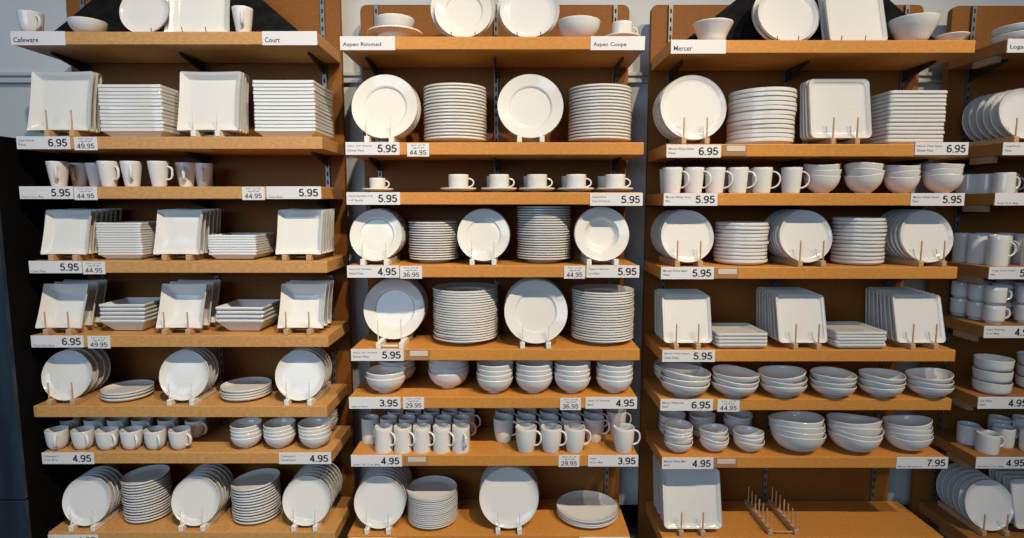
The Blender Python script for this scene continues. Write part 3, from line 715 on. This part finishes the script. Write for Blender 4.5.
stack(b, 5, 'merc_low', 652, 690, 3, .0185, 'wide low white bowl', 'rear', g, .19, .002, .1, .01, fit=False)
g = 'mini bowls'
for x0, x1, w_, nn in ((663, 692.5, 'left front', 5), (698, 728, 'centre front', 4), (732, 764, 'right front', 3)):
    stack(b, 6, 'merc_mini', x0, x1, nn, .0170 if nn == 5 else .0175, 'mini white bowl', w_, g, .006, .002, .1, .05)
for x0, x1, w_, nn in ((658, 685, 'left rear', 4), (688, 715, 'centre rear', 4), (722, 751, 'right rear', 4)):
    stack(b, 6, 'merc_mini', x0, x1, nn, .021, 'mini white bowl', w_, g, .16, .002, .1, .04)
g = 'large serving bowls'
for x0, x1, w_, td, bb in ((768, 825, 'left', -.06, -.035), (825, 882, 'centre', .01, -.035), (881, 933, 'right', -.10, -.012)):
    stack(b, 6, 'merc_serve', x0, x1, 4, .0185, 'large white serving bowl', w_, g, bb, .003, .1, .015, td, xt=-.13)
row(b, 7, 'merc_sq_dinner', 692, 499, 4, .056, 15, 'large rounded square white plate', 'left', 'square platters', (681, 702.5), False, scale=.985, peg_h=.085)
rack(2, 7, 771, 797, False, .27, 7, .040, 'empty wooden plate rack with two rows of dowels, bottom shelf, right bay', .075, b0=.012)

# ================================================================== FAR RIGHT BAY
b = 3
for i in range(2):
    p = W(1017, 32, .10)
    put('low_straight', (p.x, D+.075, Z[3][0]+.0006+i*.031), (0, 0, 0), f'white straight-sided dish, {"lower" if i == 0 else "upper"} of two, top shelf, far right bay', 'straight-sided dishes on the top shelf', scale=.98)
row(b, 1, 'cafe_plate', 1025, 117, 6, .040, 12, 'plain white plate', 'only', 'plain plates', (1015, 1038), False, scale=1.0)
mugs(b, 2, 'verge', [(1004, .06, -5), (1042, .06, -20)], 'straight white mug', 'front', 'straight mugs')
mugs(b, 2, 'verge', [(967, .20, -20), (986, .16, -20), (1008, .16, -20)], 'straight white mug', 'back', 'straight mugs')
mugs(b, 3, 'verge_tall', [(997, .06, -10), (1032, .06, -10)], 'tall straight white mug', 'front', 'tall straight mugs')
mugs(b, 3, 'verge_tall', [(977, .155, -10), (1000, .155, -10), (1023, .155, -10)], 'tall straight white mug', 'second', 'tall straight mugs')
mugs(b, 3, 'verge_tall', [(962, .245, -10), (983, .245, -10), (1005, .245, -10)], 'tall straight white mug', 'back', 'tall straight mugs')
for lev, word in ((0, 'lower'), (1, 'upper')):
    for rw, xs, bb in (('front', (994.5, 1027), .06), ('second', (977.5, 1000, 1022), .155), ('back', (960, 981, 1003), .25)):
        for i, x in enumerate(xs):
            p = W(x, 305, bb)
            put_mug('stacking', (p.x, D+bb, Z[3][4] + .0004 + lev*.0795), math.radians(-12), f'white stacking mug, {word} of pair, {FR[i] if i else "first"} from left in {rw} row, fifth shelf', 'stacking mugs, fifth shelf, far right bay')
g = 'straight-sided bowls'
for x0, x1, w_, bb in ((970, 1012.5, 'first', .0), (1013, 1056, 'second', .05)):
    stack(b, 5, 'straight_bowl', x0, x1, 3, .0500, 'white straight-sided bowl', w_, g, bb, .0015, .1, 0, fit=True)
mugs(b, 6, 'hue', [(987, .06, -5), (1031, .07, -10)], 'wide white mug', 'front', 'wide mugs')
mugs(b, 6, 'hue', [(968, .16, 0), (1003, .13, 5)], 'wide white mug', 'second', 'wide mugs', -22)
mugs(b, 6, 'hue', [(998, .245, 0), (1022, .245, 0)], 'wide white mug', 'back', 'wide mugs', -22)
row(b, 7, 'coupe_salad', 989.5, 507, 6, .036, 14, 'matt white round plate', 'left', 'round plates', (983, 1006), False, scale=1.0)
row(b, 7, 'merc_sq', 1034, 535, 4, .040, 14, 'plain white square plate', 'right', 'square plates', None, False, scale=1.0)

# ================================================================== TOP SHELF DISPLAYS
def easel(b, x, bb, span, label, x_y=20):
    p = W(x, x_y, bb); r = empty('wire_plate_stand', (p.x, D+bb, Z[b][0]+.0004))
    tag(r, label, 'plate stand', 'black wire stands on the top shelves')
    for s in (-1, 1):
        cu = bpy.data.curves.new('wire', 'CURVE'); cu.dimensions = '3D'; cu.bevel_depth = .0016; cu.bevel_resolution = 2
        sp = cu.splines.new('POLY'); pts = [(0,0,.020),(0,.004,.0016),(0,.075,.0016),(0,.105,.13)]
        sp.points.add(len(pts)-1)
        for q, pt in zip(sp.points, pts): q.co = (*pt, 1)
        cu.materials.append(M['black_metal'])
        tmp = bpy.data.objects.new('prong', cu); COL.objects.link(tmp); bpy.context.view_layer.update()
        me = bpy.data.meshes.new_from_object(tmp.evaluated_get(bpy.context.evaluated_depsgraph_get())); bpy.data.objects.remove(tmp)
        o = bpy.data.objects.new('prong', me); COL.objects.link(o); o.parent = r; o.location = (s*span/2, 0, 0)
    bm = bmesh.new(); bmesh.ops.create_cone(bm, cap_ends=True, segments=8, radius1=.0016, radius2=.0016, depth=span, matrix=Matrix.Rotation(PI/2, 4, 'Y'))
    o = finish('crosswire', bm, M['black_metal'], r, True); o.location = (0, .07, .0016)
def show(b, key, x, y, bb, lean, label, scale, name=None, z_extra=.004):
    K = MESH[key]; R = K['R']*scale; L = math.radians(lean)
    up = Vector((0, math.sin(L), math.cos(L))); nrm = Vector((0, -math.cos(L), math.sin(L)))
    X = W(x, y, bb+R*math.sin(L)).x
    c = Vector((X, D+bb, Z[b][0]+z_extra)) + up*R - nrm*K['h']*scale
    put(key, c, (PI/2-L, 0, 0), label, None, scale=scale)
def onshelf(b, key, x, bb, label, scale=1.0, rz=0.0, z=0.0):
    p = W(x, 25, bb); put(key, (p.x, D+bb, Z[b][0]+.0005+z), (0, 0, rz), label, None, scale=scale)
def topmug(b, key, x, bb, yaw, label):
    p = W(x, 20, bb); put_mug(key, (p.x, D+bb, Z[b][0]+.0005), math.radians(yaw), label, None)
topmug(0, 'cafe', 31, .055, -25, 'rounded white mug beside the left end card, top shelf, left bay')
onshelf(0, 'cafe_bowl', 88, .078, 'white bowl beside the black cloth, top shelf, left bay', .97)
show(0, 'cafe_plate', 143.5, 5, .045, 12, 'white round plate on a wire stand, top shelf, left bay', .93)
show(0, 'court_dinner', 199, 0, .035, 10, 'large white square plate on a wire stand, top shelf, left bay', .97)
show(0, 'court_dinner', 195, 0, .075, 10, 'large white square plate behind the other square one, top shelf, left bay', 1.0)
topmug(0, 'court', 243, .055, -70, 'white tapered mug beside the square plate, top shelf, left bay')
easel(0, 156, .02, .045, 'black wire stand under the round plate, top shelf, left bay'); easel(0, 193, .01, .095, 'black wire stand under the square plate, top shelf, left bay')
p = W(395, 30, .115)
put('rim_bowl', (p.x, D+.12, Z[1][0]+.0005), (0, 0, 0), 'white low rimmed bowl lying under the deep bowl, top shelf, middle bay', None)
put('deep_cup', (p.x, D+.12, Z[1][0]+.037), (0, 0, 0), 'white deep bowl resting on a plate, top shelf, middle bay', None, scale=.98)
show(1, 'coupe_dinner', 463, 2, .055, 11, 'large white plate behind a smaller one, left stand, top shelf, middle bay', 1.01)
show(1, 'rim_salad', 463.5, 4, .030, 11, 'white plate in front of a larger one, left stand, top shelf, middle bay', 1.06)
show(1, 'coupe_dinner', 528.5, 2, .055, 11, 'large white plate behind a smaller one, right stand, top shelf, middle bay', .97)
show(1, 'coupe_salad', 528.5, 4, .030, 11, 'white plate in front of a larger one, right stand, top shelf, middle bay', 1.07)
easel(1, 463, .006, .095, 'black wire stand under the left plates, top shelf, middle bay'); easel(1, 529, .006, .095, 'black wire stand under the right plates, top shelf, middle bay')
onshelf(1, 'aspen_round_bowl', 578.5, .10, 'round white bowl between the plates and the cup, top shelf, middle bay', 1.02)
p = W(622, 30, .085)
put('saucer', (p.x, D+.085, Z[1][0]+.0005), (0, 0, 0), 'white saucer under the teacup, top shelf, middle bay', None)
put_mug('tea', (p.x, D+.085, Z[1][0]+.0090), math.radians(0), 'white teacup on a saucer above the end card, top shelf, middle bay', None)
onshelf(2, 'merc_cone', 712.5, .09, 'tall flared white bowl beside the end card, top shelf, right bay', .95)
show(2, 'merc_dinner', 787, 3, .08, 17, 'large rippled round plate behind a smaller one, top shelf, right bay', 1.0)
show(2, 'merc_salad', 789, 3, .040, 17, 'rippled round plate in front of a larger one, top shelf, right bay', 1.09)
show(2, 'merc_sq_dinner', 853, 3, .075, 17, 'large rippled square plate behind a smaller one, top shelf, right bay', .98)
show(2, 'merc_sq_dinner', 857, 3, .035, 17, 'rippled square plate in front of a larger one, top shelf, right bay', .90)
easel(2, 789, .015, .085, 'black wire stand under the round plates, top shelf, right bay'); easel(2, 855, .010, .095, 'black wire stand under the square plates, top shelf, right bay')
onshelf(2, 'deep_flared', 913.5, .088, 'big white bowl beside the rippled square plates, top shelf, right bay', 1.0)
onshelf(2, 'merc_dish', 953, .075, 'small shallow white bowl at the shelf end, top shelf, right bay', .80)

def drape(b, xl, xr, ul, ur, label, seed):
    """black cloth hung over the board and spread down onto the shelf: (xl, xr) foot, (ul, ur) head"""
    rnd = random.Random(seed); ph = [rnd.uniform(0, 6.28) for _ in range(4)]
    nx, nz = 64, 26; bm = bmesh.new(); z0 = Z[b][0] + .006; z1 = PANEL_TOP[b] + (.16 if b else .02)
    X0, X1 = W(xl, 36, .20).x, W(xr, 36, .20).x; U0, U1 = W(ul, 0, .25).x, W(ur, 0, .25).x
    zc = W(0, 0, .25).z; g = []
    for j in range(nz+1):
        t = j/nz; z = z0 + (z1-z0)*t; s = (z-z0)/(zc-z0); rowv = []
        a = X0 + (U0-X0)*s; c = X1 + (U1-X1)*s
        for i in range(nx+1):
            u = i/nx; x = a + (c-a)*u
            fold = math.sin(26*u+ph[0]) * .010 + math.sin(47*u+ph[1]+2*t)*.006 + math.sin(11*u+ph[2]-t*3)*.010
            y = D + .190 + .075*min(1, t*1.25)**.7 + fold*(1-.65*t)
            rowv.append(bm.verts.new((x, min(y, D+PANEL_B-.022), z + .004*math.sin(30*u+ph[3])*(1-t))))
        g.append(rowv)
    for j in range(nz):
        for i in range(nx): bm.faces.new([g[j][i], g[j][i+1], g[j+1][i+1], g[j+1][i]])
    o = finish('black_drape', bm, M['cloth'], None, True)
    md = o.modifiers.new('thickness', 'SOLIDIFY'); md.thickness = .004
    tag(o, label, 'cloth', 'black cloths behind the top displays')
drape(0, 34, 312, 91, 262, 'black cloth draped behind the dishes, top shelf, left bay', 3)
drape(2, 672, 950, 736, 890, 'black cloth draped behind the dishes, top shelf, right bay', 5)
